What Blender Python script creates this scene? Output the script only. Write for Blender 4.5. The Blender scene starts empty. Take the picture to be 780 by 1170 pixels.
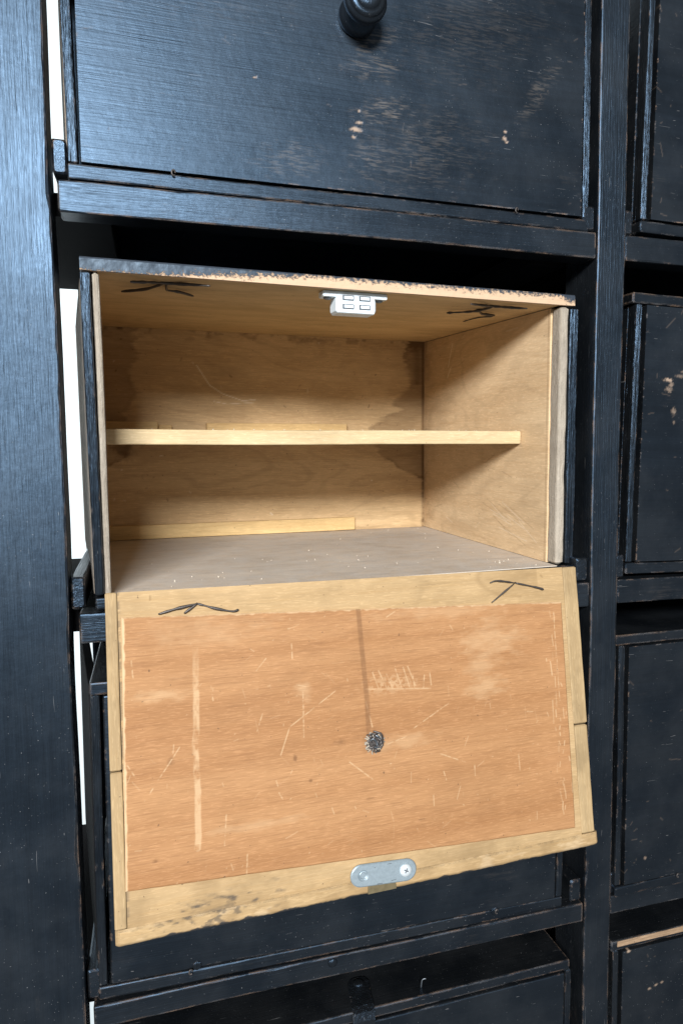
import bpy, bmesh, math, random
import numpy as np
from mathutils import Matrix, Vector, Euler, noise

random.seed(7)
scene = bpy.context.scene
COL = scene.collection

# ------------------------------------------------------------------ camera
cam_d = bpy.data.cameras.new('camera')
cam = bpy.data.objects.new('camera', cam_d); COL.objects.link(cam)
rt = Vector((0.9442, -0.3295, 0.0005)); up = Vector((0.0319, 0.0928, 0.9952)); fw = Vector((0.3279, 0.9396, -0.0981))
cam.matrix_world = Matrix(((rt.x, up.x, -fw.x, 0.05102), (rt.y, up.y, -fw.y, -0.55196), (rt.z, up.z, -fw.z, 0.10993), (0, 0, 0, 1)))
cam_d.sensor_fit = 'VERTICAL'; cam_d.sensor_height = 36.0; cam_d.sensor_width = 24.0
cam_d.lens = 36.0 * 915.7 / 1170.0
cam_d.shift_x = -105.78 / 1170.0; cam_d.shift_y = 11.62 / 1170.0
cam_d.clip_start = 0.01; cam_d.clip_end = 50
scene.camera = cam

# ------------------------------------------------------------------ world, lamps, exposure
w = bpy.data.worlds.new('World'); scene.world = w; w.use_nodes = True
bg = w.node_tree.nodes['Background']; bg.inputs[0].default_value = (0.90, 0.95, 1.0, 1); bg.inputs[1].default_value = 0.215

def area(name, loc, target, sx, sy, power, col):
    l = bpy.data.lights.new(name, 'AREA'); l.shape = 'RECTANGLE'; l.size = sx; l.size_y = sy; l.energy = power; l.color = col
    o = bpy.data.objects.new(name, l); COL.objects.link(o); o.location = loc
    o.rotation_euler = (Vector(target) - Vector(loc)).to_track_quat('-Z', 'Y').to_euler()
    return o
area('window_light', (-0.58, -2.36, 0.88), (0.2, 0, 0.08), 1.05, 0.40, 160, (0.98, 0.99, 1.0))
area('wall_fill_lamp', (-0.42, 0.50, 0.15), (-0.42, 1.0, 0.15), 0.5, 1.0, 2.3, (0.93, 0.98, 1.0))  # added unseen lamp behind the cabinet, only to brighten the wall
scene.view_settings.view_transform = 'Standard'
scene.view_settings.look = 'None'
scene.view_settings.exposure = 0.0
scene.view_settings.gamma = 1.0

# ------------------------------------------------------------------ node helpers
class NT:
    def __init__(s, name):
        s.m = bpy.data.materials.new(name); s.m.use_nodes = True
        s.t = s.m.node_tree; s.t.nodes.clear()
        s.out = s.n('ShaderNodeOutputMaterial')
        s.p = s.n('ShaderNodeBsdfPrincipled'); s.l(s.p.outputs[0], s.out.inputs[0])
    def n(s, ty, **k):
        nd = s.t.nodes.new(ty)
        for a, b in k.items(): setattr(nd, a, b)
        return nd
    def l(s, a, b): s.t.links.new(a, b)
    def put(s, sock, v):
        if isinstance(v, (int, float)): sock.default_value = v
        elif isinstance(v, tuple): sock.default_value = v if len(v) == len(sock.default_value) else (*v, 1)
        else: s.l(v, sock)
    def math(s, op, a, b=0.0, c=None, clamp=False):
        nd = s.n('ShaderNodeMath', operation=op, use_clamp=clamp)
        s.put(nd.inputs[0], a); s.put(nd.inputs[1], b)
        if c is not None: s.put(nd.inputs[2], c)
        return nd.outputs[0]
    def mix(s, f, a, b, blend='MIX'):
        nd = s.n('ShaderNodeMix', data_type='RGBA', blend_type=blend)
        s.put(nd.inputs[0], f); s.put(nd.inputs[6], a); s.put(nd.inputs[7], b)
        return nd.outputs[2]
    def ramp(s, f, lo, hi):
        nd = s.n('ShaderNodeMapRange', interpolation_type='SMOOTHSTEP')
        s.put(nd.inputs[0], f); nd.inputs[1].default_value = lo; nd.inputs[2].default_value = hi
        return nd.outputs[0]
    def coords(s, rand=True):
        tc = s.n('ShaderNodeTexCoord'); 
        if not rand: return tc.outputs['Object']
        oi = s.n('ShaderNodeObjectInfo'); v = s.n('ShaderNodeVectorMath', operation='ADD')
        s.l(tc.outputs['Object'], v.inputs[0])
        m = s.n('ShaderNodeMath', operation='MULTIPLY'); s.l(oi.outputs['Random'], m.inputs[0]); m.inputs[1].default_value = 7.3
        s.l(m.outputs[0], v.inputs[1]); return v.outputs[0]
    def noise(s, v, sc, scale=1.0, detail=3.0, rough=0.55, dist=0.0):
        mp = s.n('ShaderNodeMapping'); s.l(v, mp.inputs[0]); mp.inputs['Scale'].default_value = sc
        nd = s.n('ShaderNodeTexNoise'); s.l(mp.outputs[0], nd.inputs['Vector'])
        nd.inputs['Scale'].default_value = scale; nd.inputs['Detail'].default_value = detail
        nd.inputs['Roughness'].default_value = rough; nd.inputs['Distortion'].default_value = dist
        return nd.outputs[0]
    def bump(s, h, strength, dist, prev=None):
        nd = s.n('ShaderNodeBump'); s.put(nd.inputs['Height'], h); nd.inputs['Strength'].default_value = strength; nd.inputs['Distance'].default_value = dist
        if prev is not None: s.l(prev, nd.inputs['Normal'])
        return nd.outputs[0]
    def attr(s):
        a = s.n('ShaderNodeAttribute'); a.attribute_name = 'wear'
        sp = s.n('ShaderNodeSeparateColor'); s.l(a.outputs['Color'], sp.inputs[0]); return sp.outputs
    def edge(s, radius=0.0016):
        b = s.n('ShaderNodeBevel'); b.samples = 4; b.inputs['Radius'].default_value = radius
        g = s.n('ShaderNodeNewGeometry'); d = s.n('ShaderNodeVectorMath', operation='DOT_PRODUCT')
        s.l(b.outputs[0], d.inputs[0]); s.l(g.outputs['Normal'], d.inputs[1])
        return s.math('SUBTRACT', 1.0, d.outputs['Value'])

def axes(axis, along, across):
    return tuple(along if i == axis else across for i in range(3))

def black_paint(name, axis, wear=0.5, rough=0.40, grain=0.5):
    t = NT(name); v = t.coords()
    fine = t.noise(v, axes(axis, 22, 900), 1, 3, 0.65, 0.4)
    mid = t.noise(v, axes(axis, 8, 200), 1, 4, 0.65, 0.8)
    blot = t.noise(v, (22, 22, 22), 1, 4, 0.6)
    base = t.mix(t.ramp(blot, 0.35, 0.7), (0.0040, 0.0045, 0.0052), (0.0095, 0.0100, 0.0105))
    # worn thin: browner, dustier patches
    patch = t.math('MULTIPLY', t.ramp(t.noise(v, axes(axis, 20, 34), 1, 5, 0.65), 0.60, 0.78), t.ramp(fine, 0.42, 0.62))
    base = t.mix(t.math('MULTIPLY', patch, 0.35), base, (0.055, 0.047, 0.040))
    # dust specks and fine scratches
    spk = t.ramp(t.noise(v, (900, 900, 900), 1, 1, 0.5), 0.745, 0.80)
    base = t.mix(t.math('MULTIPLY', spk, 0.32), base, (0.30, 0.31, 0.32))
    scr = t.ramp(t.noise(v, axes(axis, 60, 900), 1, 1, 0.5, 1.2), 0.765, 0.80)
    base = t.mix(t.math('MULTIPLY', scr, 0.38), base, (0.22, 0.22, 0.22))
    # worn edges
    e = t.edge(0.0022)
    en = t.noise(v, axes(axis, 70, 190), 1, 5, 0.7)
    em = t.math('MULTIPLY', t.ramp(e, 0.02, 0.16), t.ramp(en, 0.70 - 0.22 * wear, 0.80 - 0.18 * wear))
    ecol = t.mix(t.ramp(t.noise(v, (60, 60, 60), 1, 3), 0.42, 0.6), (0.15, 0.135, 0.125), (0.26, 0.165, 0.10))
    base = t.mix(em, base, ecol)
    a = t.attr()
    base = t.mix(a[0], base, t.mix(fine, (0.40, 0.30, 0.21), (0.24, 0.155, 0.10)))
    base = t.mix(t.math('MULTIPLY', a[2], t.ramp(t.noise(v, (90, 700, 700), 1, 3, 0.6), 0.46, 0.60)), base, (0.20, 0.165, 0.13))
    t.put(t.p.inputs['Base Color'], base)
    smear = t.noise(v, axes(axis, 5, 14), 1, 5, 0.6, 0.5)
    r = t.math('ADD', rough - 0.295, t.math('ADD', t.math('MULTIPLY', blot, 0.16), t.math('ADD', t.math('MULTIPLY', smear, 0.20), t.math('MULTIPLY', mid, 0.16))))
    r = t.math('ADD', r, t.math('MULTIPLY', t.math('MAXIMUM', em, a[0]), 0.35), clamp=True)
    t.put(t.p.inputs['Roughness'], r)
    t.put(t.p.inputs['Specular IOR Level'], 0.68)
    t.put(t.p.inputs['Specular Tint'], (0.43, 0.68, 1.0))
    b = t.bump(mid, 0.35 * grain, 0.0016)
    b = t.bump(fine, 0.75 * grain, 0.0006, b)
    b = t.bump(t.noise(v, (160, 160, 160), 1, 3), 0.25, 0.0005, b)
    b = t.bump(t.math('SUBTRACT', 1.0, t.math('MAXIMUM', em, a[0])), 0.5, 0.0003, b)
    t.put(t.p.inputs['Normal'], b)
    return t.m

def wood(name, axis, c0, c1, pore=(0.2, 0.1, 0.04), porek=0.3, pale=(0.72, 0.60, 0.42), dark=(0.10, 0.05, 0.02), figure=0.25,
         dust=0.0, rough=0.62, edgec=None, edgek=0.0, across=1.0, blotch=0.3, dash=0.22, edger=0.0012, fuzz=0.0):
    t = NT(name); v = t.coords()
    band = t.noise(v, axes(axis, 2.2, 38 * across), 1, 4, 0.55, 0.7)
    fine = t.noise(v, axes(axis, 34, 900 * across), 1, 2, 0.6, 0.2)
    pr = t.noise(v, axes(axis, 60, 1500 * across), 1, 1, 0.5)
    col = t.mix(t.ramp(band, 0.3, 0.72), c0, c1)
    d1 = t.noise(v, axes(axis, 150, 1150 * across), 1, 2, 0.6, 0.4); d2_ = t.noise(v, axes(axis, 45, 620 * across), 1, 3, 0.65, 0.6)
    col = t.mix(t.math('MULTIPLY', t.ramp(d1, 0.52, 0.66), dash), col, tuple(min(1, x * 1.55 + 0.03) for x in c1))
    col = t.mix(t.math('MULTIPLY', t.ramp(d2_, 0.53, 0.68), dash), col, tuple(x * 0.55 for x in c0))
    # contour figure of rotary-cut veneer
    n0 = t.noise(v, axes(axis, 3.2, 9 * across), 1, 3, 0.5, 0.4)
    s_ = t.math('SINE', t.math('MULTIPLY', n0, 90.0))
    col = t.mix(t.math('MULTIPLY', t.ramp(s_, 0.35, 1.0), figure), col, tuple(x * 0.62 for x in c0))
    col = t.mix(t.math('MULTIPLY', t.ramp(fine, 0.50, 0.68), porek), col, pore)
    col = t.mix(t.math('MULTIPLY', t.ramp(pr, 0.58, 0.70), porek * 0.7), col, tuple(min(1, x * 1.35) for x in c1))
    bl = t.noise(v, (16, 16, 16), 1, 5, 0.62)
    col = t.mix(t.math('MULTIPLY', t.ramp(bl, 0.48, 0.75), blotch), col, tuple(x * 0.55 for x in c0))
    big = t.noise(v, axes(axis, 6, 11), 1, 4, 0.6, 0.8)
    col = t.mix(t.math('MULTIPLY', t.ramp(big, 0.50, 0.72), 0.30), col, tuple(min(1, x * 1.30 + 0.02) for x in c1))
    col = t.mix(t.math('MULTIPLY', t.ramp(big, 0.48, 0.28), 0.22), col, tuple(x * 0.72 for x in c0))
    spk = t.ramp(t.noise(v, (420, 420, 420), 1, 1), 0.77, 0.80)
    col = t.mix(t.math('MULTIPLY', spk, 0.6), col, (0.06, 0.035, 0.02))
    if dust:
        dn = t.noise(v, (55, 55, 55), 1, 6, 0.7)
        col = t.mix(t.math('MULTIPLY', t.ramp(dn, 0.3, 0.7), dust), col, (0.55, 0.515, 0.47))
        d2 = t.ramp(t.noise(v, (620, 620, 620), 1, 1), 0.72, 0.78)
        col = t.mix(t.math('MULTIPLY', d2, 0.35), col, (0.8, 0.76, 0.68))
    a = t.attr()
    col = t.mix(t.math('MULTIPLY', a[1], 1.0), col, dark)
    col = t.mix(a[0], col, pale)
    col = t.mix(a[2], col, (0.022, 0.026, 0.032))
    if edgec is not None:
        e = t.edge(edger); en = t.noise(v, (160, 160, 160), 1, 5, 0.75)
        col = t.mix(t.math('MULTIPLY', t.math('MULTIPLY', t.ramp(e, 0.03, 0.2), t.ramp(en, 0.42, 0.56)), edgek), col, edgec)
    t.put(t.p.inputs['Base Color'], col)
    t.put(t.p.inputs['Roughness'], t.math('ADD', rough, t.math('MULTIPLY', bl, 0.2), clamp=True))
    t.put(t.p.inputs['Specular IOR Level'], 0.3)
    b = t.bump(fine, 0.35, 0.0004)
    b = t.bump(band, 0.15, 0.001, b)
    b = t.bump(t.math('SUBTRACT', t.math('MULTIPLY', a[1], -0.4), a[0]), 0.5, 0.0003, b)
    if fuzz: b = t.bump(t.noise(v, (260, 260, 170), 1, 6, 0.8), fuzz, 0.0016, b)
    t.put(t.p.inputs['Normal'], b)
    return t.m

def scraped(name):      # pine edge with the remains of black-blue paint along its upper border (local z)
    t = NT(name); v = t.coords()
    fine = t.noise(v, (30, 700, 700), 1, 3)
    col = t.mix(fine, (0.56, 0.40, 0.26), (0.44, 0.29, 0.18))
    a = t.attr()
    m = t.ramp(t.math('ADD', a[2], t.math('MULTIPLY', t.math('SUBTRACT', t.noise(v, (330, 330, 420), 1, 7, 0.78), 0.5), 1.5)), 0.40, 0.60)
    pc = t.mix(t.noise(v, (300, 300, 300), 1, 3), (0.012, 0.017, 0.025), (0.05, 0.06, 0.075))
    col = t.mix(m, col, pc)
    t.put(t.p.inputs['Base Color'], col)
    t.put(t.p.inputs['Roughness'], t.math('SUBTRACT', 0.75, t.math('MULTIPLY', m, 0.3)))
    t.put(t.p.inputs['Specular Tint'], (0.6, 0.8, 1.0))
    t.put(t.p.inputs['Normal'], t.bump(m, 0.6, 0.0005, t.bump(t.noise(v, (400, 400, 400), 1, 3), 0.3, 0.0005)))
    return t.m

def simple(name, col, rough=0.5, metal=0.0, var=0.15, bumpk=0.2, scale=300, spec=0.5):
    t = NT(name); v = t.coords(); n = t.noise(v, (scale, scale, scale), 1, 4, 0.6)
    t.put(t.p.inputs['Base Color'], t.mix(n, tuple(x * (1 - var) for x in col), tuple(min(1, x * (1 + var)) for x in col)))
    t.put(t.p.inputs['Roughness'], t.math('ADD', rough - 0.1, t.math('MULTIPLY', n, 0.2)))
    t.put(t.p.inputs['Metallic'], metal); t.put(t.p.inputs['Specular IOR Level'], spec)
    t.put(t.p.inputs['Normal'], t.bump(n, bumpk, 0.0004))
    return t.m

M = {}
for ax, nm in enumerate('xyz'):
    M['black_' + nm] = black_paint('black_paint_' + nm, ax, 0.95)
M['black_flap'] = black_paint('black_paint_flap', 0, 0.75, 0.42, 0.30)
M['black_worn'] = black_paint('black_paint_worn', 0, 1.35)
M['black_matte'] = simple('black_stained_wood', (0.011, 0.011, 0.012), 0.85, 0.0, 0.5, 0.4, 120, 0.08)
M['black_post'] = black_paint('black_paint_post', 2, 1.2, 0.44, 0.62)
M['black_lump'] = black_paint('black_paint_thick', 2, 0.7, 0.36, 1.6)
M['ply'] = wood('flap_plywood', 0, (0.285, 0.137, 0.054), (0.345, 0.180, 0.078), (0.175, 0.076, 0.029), 0.36, (0.54, 0.385, 0.225), (0.16, 0.075, 0.03), 0.05, blotch=0.14, dash=0.27, across=1.45)
M['pine'] = wood('flap_pine', 0, (0.325, 0.214, 0.102), (0.395, 0.272, 0.140), (0.36, 0.22, 0.09), 0.28, (0.72, 0.57, 0.38), (0.20, 0.125, 0.055), 0.18, blotch=0.50)
M['pine_z'] = wood('flap_pine_upright', 2, (0.30, 0.207, 0.105), (0.37, 0.265, 0.14), (0.33, 0.21, 0.09), 0.28, (0.72, 0.57, 0.38), (0.20, 0.125, 0.055), 0.15, blotch=0.60)
M['lip'] = wood('flap_lip_pine', 0, (0.31, 0.205, 0.098), (0.38, 0.265, 0.135), (0.36, 0.22, 0.09), 0.28, (0.72, 0.57, 0.38), (0.20, 0.125, 0.055), 0.1, edgec=(0.02, 0.024, 0.03), edgek=0.95, blotch=0.4, edger=0.0030)
M['inner'] = wood('interior_plywood', 0, (0.50, 0.335, 0.170), (0.58, 0.41, 0.225), (0.26, 0.14, 0.05), 0.22, (0.80, 0.72, 0.58), (0.115, 0.06, 0.022), 0.22, blotch=0.25)
M['inner_y'] = wood('interior_plywood_side', 1, (0.55, 0.38, 0.215), (0.64, 0.47, 0.285), (0.42, 0.24, 0.10), 0.2, (0.80, 0.72, 0.58), (0.17, 0.09, 0.04), 0.20, blotch=0.22)
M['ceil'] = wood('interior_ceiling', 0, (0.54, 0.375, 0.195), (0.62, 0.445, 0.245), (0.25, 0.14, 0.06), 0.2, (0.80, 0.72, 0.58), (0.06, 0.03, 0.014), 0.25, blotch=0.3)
M['floorw'] = wood('interior_floor', 0, (0.50, 0.415, 0.325), (0.58, 0.495, 0.40), (0.27, 0.205, 0.15), 0.3, (0.5, 0.45, 0.38), (0.10, 0.06, 0.04), 0.2, dust=0.6, blotch=0.35)
M['shelf'] = wood('shelf_pine', 0, (0.48, 0.365, 0.205), (0.56, 0.44, 0.265), (0.42, 0.26, 0.10), 0.3, (0.80, 0.70, 0.50), (0.20, 0.11, 0.05), 0.12, blotch=0.25)
M['batten'] = wood('batten_pine', 0, (0.54, 0.36, 0.16), (0.62, 0.44, 0.21), (0.38, 0.22, 0.08), 0.3, (0.75, 0.6, 0.4), (0.20, 0.11, 0.05), 0.12)
M['liner'] = wood('liner_edge_wood', 2, (0.27, 0.235, 0.19), (0.38, 0.33, 0.265), (0.20, 0.15, 0.10), 0.45, (0.75, 0.68, 0.55), (0.10, 0.07, 0.04), 0.1, rough=0.8, blotch=0.5, fuzz=0.8, edgec=(0.62, 0.55, 0.42), edgek=0.6)
M['raw'] = wood('grey_raw_wood', 1, (0.16, 0.135, 0.11), (0.25, 0.21, 0.17), (0.08, 0.06, 0.05), 0.4, (0.5, 0.45, 0.38), (0.05, 0.04, 0.03), 0.2, rough=0.8)
M['wornwood'] = wood('worn_bare_wood', 0, (0.26, 0.17, 0.10), (0.36, 0.25, 0.16), (0.10, 0.06, 0.04), 0.5, blotch=0.6, edgec=(0.02, 0.02, 0.022), edgek=0.8)
M['scraped'] = scraped('scraped_paint')
M['zinc'] = simple('zinc_plate', (0.33, 0.40, 0.44), 0.38, 0.55, 0.12, 0.15, 500)
M['zinc_bright'] = simple('bright_screw', (0.80, 0.86, 0.88), 0.40, 0.6, 0.06, 0.1, 500)
M['plastic'] = simple('white_plastic', (0.74, 0.83, 0.88), 0.42, 0.0, 0.03, 0.05, 200)
M['steel_dark'] = simple('dark_wire', (0.085, 0.075, 0.07), 0.5, 0.6, 0.4, 0.3, 900)
M['slot'] = simple('dark_steel', (0.16, 0.18, 0.20), 0.45, 0.8, 0.3, 0.2, 700)
M['tab'] = simple('varnished_tab', (0.115, 0.092, 0.05), 0.35, 0.0, 0.35, 0.5, 260)
M['crumb'] = simple('pale_crumbs', (0.56, 0.50, 0.41), 0.8, 0.0, 0.2, 0.2, 500)
M['wall'] = simple('white_wall', (0.72, 0.80, 0.82), 0.8, 0.0, 0.02, 0.15, 40)

# ------------------------------------------------------------------ mesh helpers
def link(name, me, mat, parent=None):
    o = bpy.data.objects.new(name, me); COL.objects.link(o)
    if mat is not None and not me.materials: me.materials.append(mat)
    if parent is not None: o.parent = parent
    return o
def tag(o, label=None, cat=None, group=None, kind=None):
    if label: o['label'] = label
    if cat: o['category'] = cat
    if group: o['group'] = group
    if kind: o['kind'] = kind
    return o
def empty(name, loc=(0, 0, 0), rot=(0, 0, 0)):
    o = bpy.data.objects.new(name, None); o.empty_display_size = 0.02; COL.objects.link(o); o.location = loc; o.rotation_euler = rot
    return o
def smooth(me):
    me.polygons.foreach_set('use_smooth', [True] * len(me.polygons))

SEED = [0]
def board_mesh(a, b, bev=0.0012, chip=0.8, wob=0.0004, step=0.010, axis=None, shear=None):
    """A sawn board: rounded-rectangle section swept along its length, edge radius and faces slightly uneven."""
    SEED[0] += 1; so = SEED[0] * 3.17
    a = Vector(a); b = Vector(b); d = b - a
    ax = axis if axis is not None else max(range(3), key=lambda i: d[i])
    u, v = [i for i in range(3) if i != ax]
    L = d[ax]; n = max(2, int(L / step)); bev = min(bev, 0.45 * min(d[u], d[v]))
    verts, faces = [], []
    st = [(0.0, bev * 0.8), (bev * 0.8, 0.0)] + [(L * k / n, 0.0) for k in range(1, n)] + [(L - bev * 0.8, 0.0), (L, bev * 0.8)]
    corners = [(0, 0), (1, 0), (1, 1), (0, 1)]
    for s, inset in st:
        ou = wob * noise.noise((s * 7 + so, 1.3, 0)); ov = wob * noise.noise((s * 7 + so, 7.7, 0))
        for ci, (cu, cv) in enumerate(corners):
            k = noise.noise((s * 90 + so, ci * 5.1, 2.2)); k2 = noise.noise((s * 28 - so, ci * 9.3, 4.4))
            r = bev * (0.85 + chip * 0.6 * k + chip * (2.2 * max(0.0, k2 - 0.22)))
            r = max(bev * 0.25, min(r, 0.48 * min(d[u], d[v])))
            pu = (d[u] - inset) if cu else inset; pv = (d[v] - inset) if cv else inset
            su = -1 if cu else 1; sv = -1 if cv else 1
            arc = [(0, r), (r * 0.3, r * 0.3), (r, 0)]
            if ci in (1, 3): arc = arc[::-1]
            for (qu, qv) in arc:
                p = [0, 0, 0]; p[ax] = a[ax] + s; p[u] = a[u] + pu + su * qu + ou; p[v] = a[v] + pv + sv * qv + ov
                verts.append(p)
    m = 12
    flip = ((u, v, ax) in ((0, 1, 2), (1, 2, 0), (2, 0, 1)))
    def fc(f): faces.append(f if flip else f[::-1])
    for i in range(len(st) - 1):
        for j in range(m):
            k = (j + 1) % m
            fc([i * m + j, i * m + k, (i + 1) * m + k, (i + 1) * m + j])
    fc([j for j in range(m)][::-1]); e = (len(st) - 1) * m; fc([e + j for j in range(m)])
    if shear:
        for p in verts: shear(p)
    me = bpy.data.meshes.new('board'); me.from_pydata(verts, [], faces); me.update()
    return me
def board(name, a, b, mat, parent, **k):
    return link(name, board_mesh(a, b, **k), M[mat], parent)

def tube_mesh(pts, r, seg=6, flat=1.0):
    pts = [Vector(p) for p in pts]
    # resample (Catmull-Rom)
    P = []
    for i in range(len(pts) - 1):
        p0 = pts[max(0, i - 1)]; p1 = pts[i]; p2 = pts[i + 1]; p3 = pts[min(len(pts) - 1, i + 2)]
        for k in range(5):
            t = k / 5
            P.append(0.5 * ((2 * p1) + (p2 - p0) * t + (2 * p0 - 5 * p1 + 4 * p2 - p3) * t * t + (3 * p1 - p0 - 3 * p2 + p3) * t ** 3))
    P.append(pts[-1])
    V, F = [], []
    for i, p in enumerate(P):
        tg = (P[min(i + 1, len(P) - 1)] - P[max(i - 1, 0)]).normalized()
        ref = Vector((0, 1, 0)) if abs(tg.y) < 0.9 else Vector((1, 0, 0))
        s = tg.cross(ref).normalized(); q = s.cross(tg)
        rr = r * (0.55 if i in (0, len(P) - 1) else 0.95 + 0.55 * noise.noise((p.x * 260, p.z * 260, p.y * 260)))
        for j in range(seg):
            an = 2 * math.pi * j / seg
            V.append(p + s * math.cos(an) * rr + q * math.sin(an) * rr * flat)
    n = len(P)
    for i in range(n - 1):
        for j in range(seg):
            k = (j + 1) % seg; F.append([i * seg + j, i * seg + k, (i + 1) * seg + k, (i + 1) * seg + j])
    F.append(list(range(seg))[::-1]); F.append([(n - 1) * seg + j for j in range(seg)])
    me = bpy.data.meshes.new('wire'); me.from_pydata([tuple(v) for v in V], [], F); me.update(); smooth(me)
    return me
def join_meshes(ms):
    bm = bmesh.new()
    for m in ms: bm.from_mesh(m)
    me = bpy.data.meshes.new('joined'); bm.to_mesh(me); bm.free()
    for m in ms: bpy.data.meshes.remove(m)
    return me
def lathe_mesh(prof, seg=40, axis='-Y'):
    """prof: (distance along axis, radius); axis -Y points out of the cabinet front"""
    V, F = [], []
    for (h, r) in prof:
        for j in range(seg):
            an = 2 * math.pi * j / seg
            V.append((r * math.cos(an), -h, r * math.sin(an)))
    n = len(prof)
    for i in range(n - 1):
        for j in range(seg):
            k = (j + 1) % seg; F.append([i * seg + j, i * seg + k, (i + 1) * seg + k, (i + 1) * seg + j])
    F.append([(n - 1) * seg + j for j in range(seg)]); F.append(list(range(seg))[::-1])
    me = bpy.data.meshes.new('turned'); me.from_pydata(V, [], F); me.update(); smooth(me)
    bm = bmesh.new(); bm.from_mesh(me); bmesh.ops.recalc_face_normals(bm, faces=bm.faces); bm.to_mesh(me); bm.free()
    return me

# smooth value noise for the wear and tone maps
def vnoise(x, y, seed=0, octaves=3):
    r = np.random.RandomState(seed); T = r.rand(64, 64); out = np.zeros_like(x); amp = 1.0; tot = 0
    for o in range(octaves):
        xi = np.floor(x).astype(int); yi = np.floor(y).astype(int); fx = x - xi; fy = y - yi
        fx = fx * fx * (3 - 2 * fx); fy = fy * fy * (3 - 2 * fy)
        g = lambda i, j: T[i % 64, j % 64]
        out += amp * ((g(xi, yi) * (1 - fx) + g(xi + 1, yi) * fx) * (1 - fy) + (g(xi, yi + 1) * (1 - fx) + g(xi + 1, yi + 1) * fx) * fy)
        tot += amp; amp *= 0.55; x = x * 2.03 + 11.7; y = y * 2.03 + 5.3
    return out / tot
def seg_dist(U, V, a, b):
    ax, ay = a; bx, by = b; dx, dy = bx - ax, by - ay; L = dx * dx + dy * dy + 1e-12
    t = np.clip(((U - ax) * dx + (V - ay) * dy) / L, 0, 1)
    return np.hypot(U - ax - t * dx, V - ay - t * dy)
def line(U, V, pts, wd, soft=0.6):
    d = np.full_like(U, 9.0)
    for a, b in zip(pts[:-1], pts[1:]): d = np.minimum(d, seg_dist(U, V, a, b))
    return np.clip((wd - d) / (wd * soft) , 0, 1)
def sheet(name, P00, P10, P11, P01, thick, nx, ny, mat, parent, fn, normal, relief=None):
    """Dense board face (bilinear quad) with a body behind it; fn(U,V) gives the wear and tone colours, U,V in metres from P00."""
    s, t = np.meshgrid(np.linspace(0, 1, nx + 1), np.linspace(0, 1, ny + 1))
    P = [np.array(p, float) for p in (P00, P10, P11, P01)]
    G = ((1 - s) * (1 - t))[..., None] * P[0] + (s * (1 - t))[..., None] * P[1] + (s * t)[..., None] * P[2] + ((1 - s) * t)[..., None] * P[3]
    lu = np.linalg.norm(P[1] - P[0]); lv = np.linalg.norm(P[3] - P[0])
    U, V = s * lu, t * lv
    wear = fn(U, V)                       # (ny+1,nx+1,3)
    nrm = np.array(normal, float)
    if relief is not None: G = G + relief(U, V)[..., None] * nrm
    N = (nx + 1) * (ny + 1)
    verts = G.reshape(-1, 3)
    idx = np.arange(N).reshape(ny + 1, nx + 1)
    q = np.stack([idx[:-1, :-1], idx[:-1, 1:], idx[1:, 1:], idx[1:, :-1]], -1).reshape(-1, 4)
    rim = np.concatenate([idx[0, :-1], idx[:-1, -1], idx[-1, :0:-1], idx[:0:-1, 0]])
    nb = len(rim); back = verts[rim] - nrm * thick
    verts = np.concatenate([verts, back])
    bi = np.arange(N, N + nb)
    side = np.stack([rim, bi, np.roll(bi, -1), np.roll(rim, -1)], -1)
    faces = [list(f) for f in np.concatenate([q, side])] + [list(bi)]
    # orientation
    c = np.cross(P[1] - P[0], P[3] - P[0])
    if c @ nrm < 0: faces = [f[::-1] for f in faces]
    else: faces = faces[:-1] + [faces[-1][::-1]]
    if c @ nrm < 0: faces[-1] = faces[-1]
    me = bpy.data.meshes.new(name); me.from_pydata(verts.tolist(), [], faces); me.update()
    at = me.color_attributes.new('wear', 'FLOAT_COLOR', 'POINT')
    W = np.zeros((len(verts), 4), np.float32); W[:, 3] = 1; W[:N, :3] = wear.reshape(-1, 3)
    at.data.foreach_set('color', W.ravel())
    return link(name, me, M[mat], parent)

# ================================================================== setting: the white wall behind
bm = bmesh.new()
for p in [(-3, 1.0, -1.5), (3, 1.0, -1.5), (3, 1.0, 2), (-3, 1.0, 2)]: bm.verts.new(p)
bm.faces.new(bm.verts); r = bmesh.ops.extrude_face_region(bm, geom=bm.faces[:])
for e in r['geom']:
    if isinstance(e, bmesh.types.BMVert): e.co.y += 0.1
bmesh.ops.recalc_face_normals(bm, faces=bm.faces); me = bpy.data.meshes.new('wall'); bm.to_mesh(me); bm.free()
tag(link('wall', me, M['wall']), kind='structure')

# ================================================================== cabinet frame
W1 = 0.375; PW = 0.0244; X2 = W1 + PW; X3 = X2 + W1
RT = [0.5396, 0.2700, 0.0, -0.2685, -0.5380]; RB = [0.5205, 0.2508, -0.0193, -0.2845, -0.5560]
frame = tag(empty('cabinet_frame', (0.2, 0, -0.62)), 'black painted wooden cabinet frame of posts and rails holding the boxes', 'cabinet')
def fb(name, a, b, mat, **k):
    o = board(name, a, b, mat, None, **k); o.parent = frame; o.location = (-0.2, 0, 0.62); return o
ZB, ZT = -0.62, 0.60
fb('post', (-0.080, -0.001, ZB), (-0.0024, 0.026, ZT), 'black_post', bev=0.0016, wob=0.002)
fb('post', (W1, -0.0005, ZB), (X2, 0.050, ZT), 'black_post', bev=0.0013, wob=0.0015)
fb('post', (X3, 0, ZB), (X3 + 0.06, 0.05, ZT), 'black_post', bev=0.0013)
fb('post', (-0.080, 0.262, ZB), (-0.056, 0.292, ZT), 'black_post')
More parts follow.
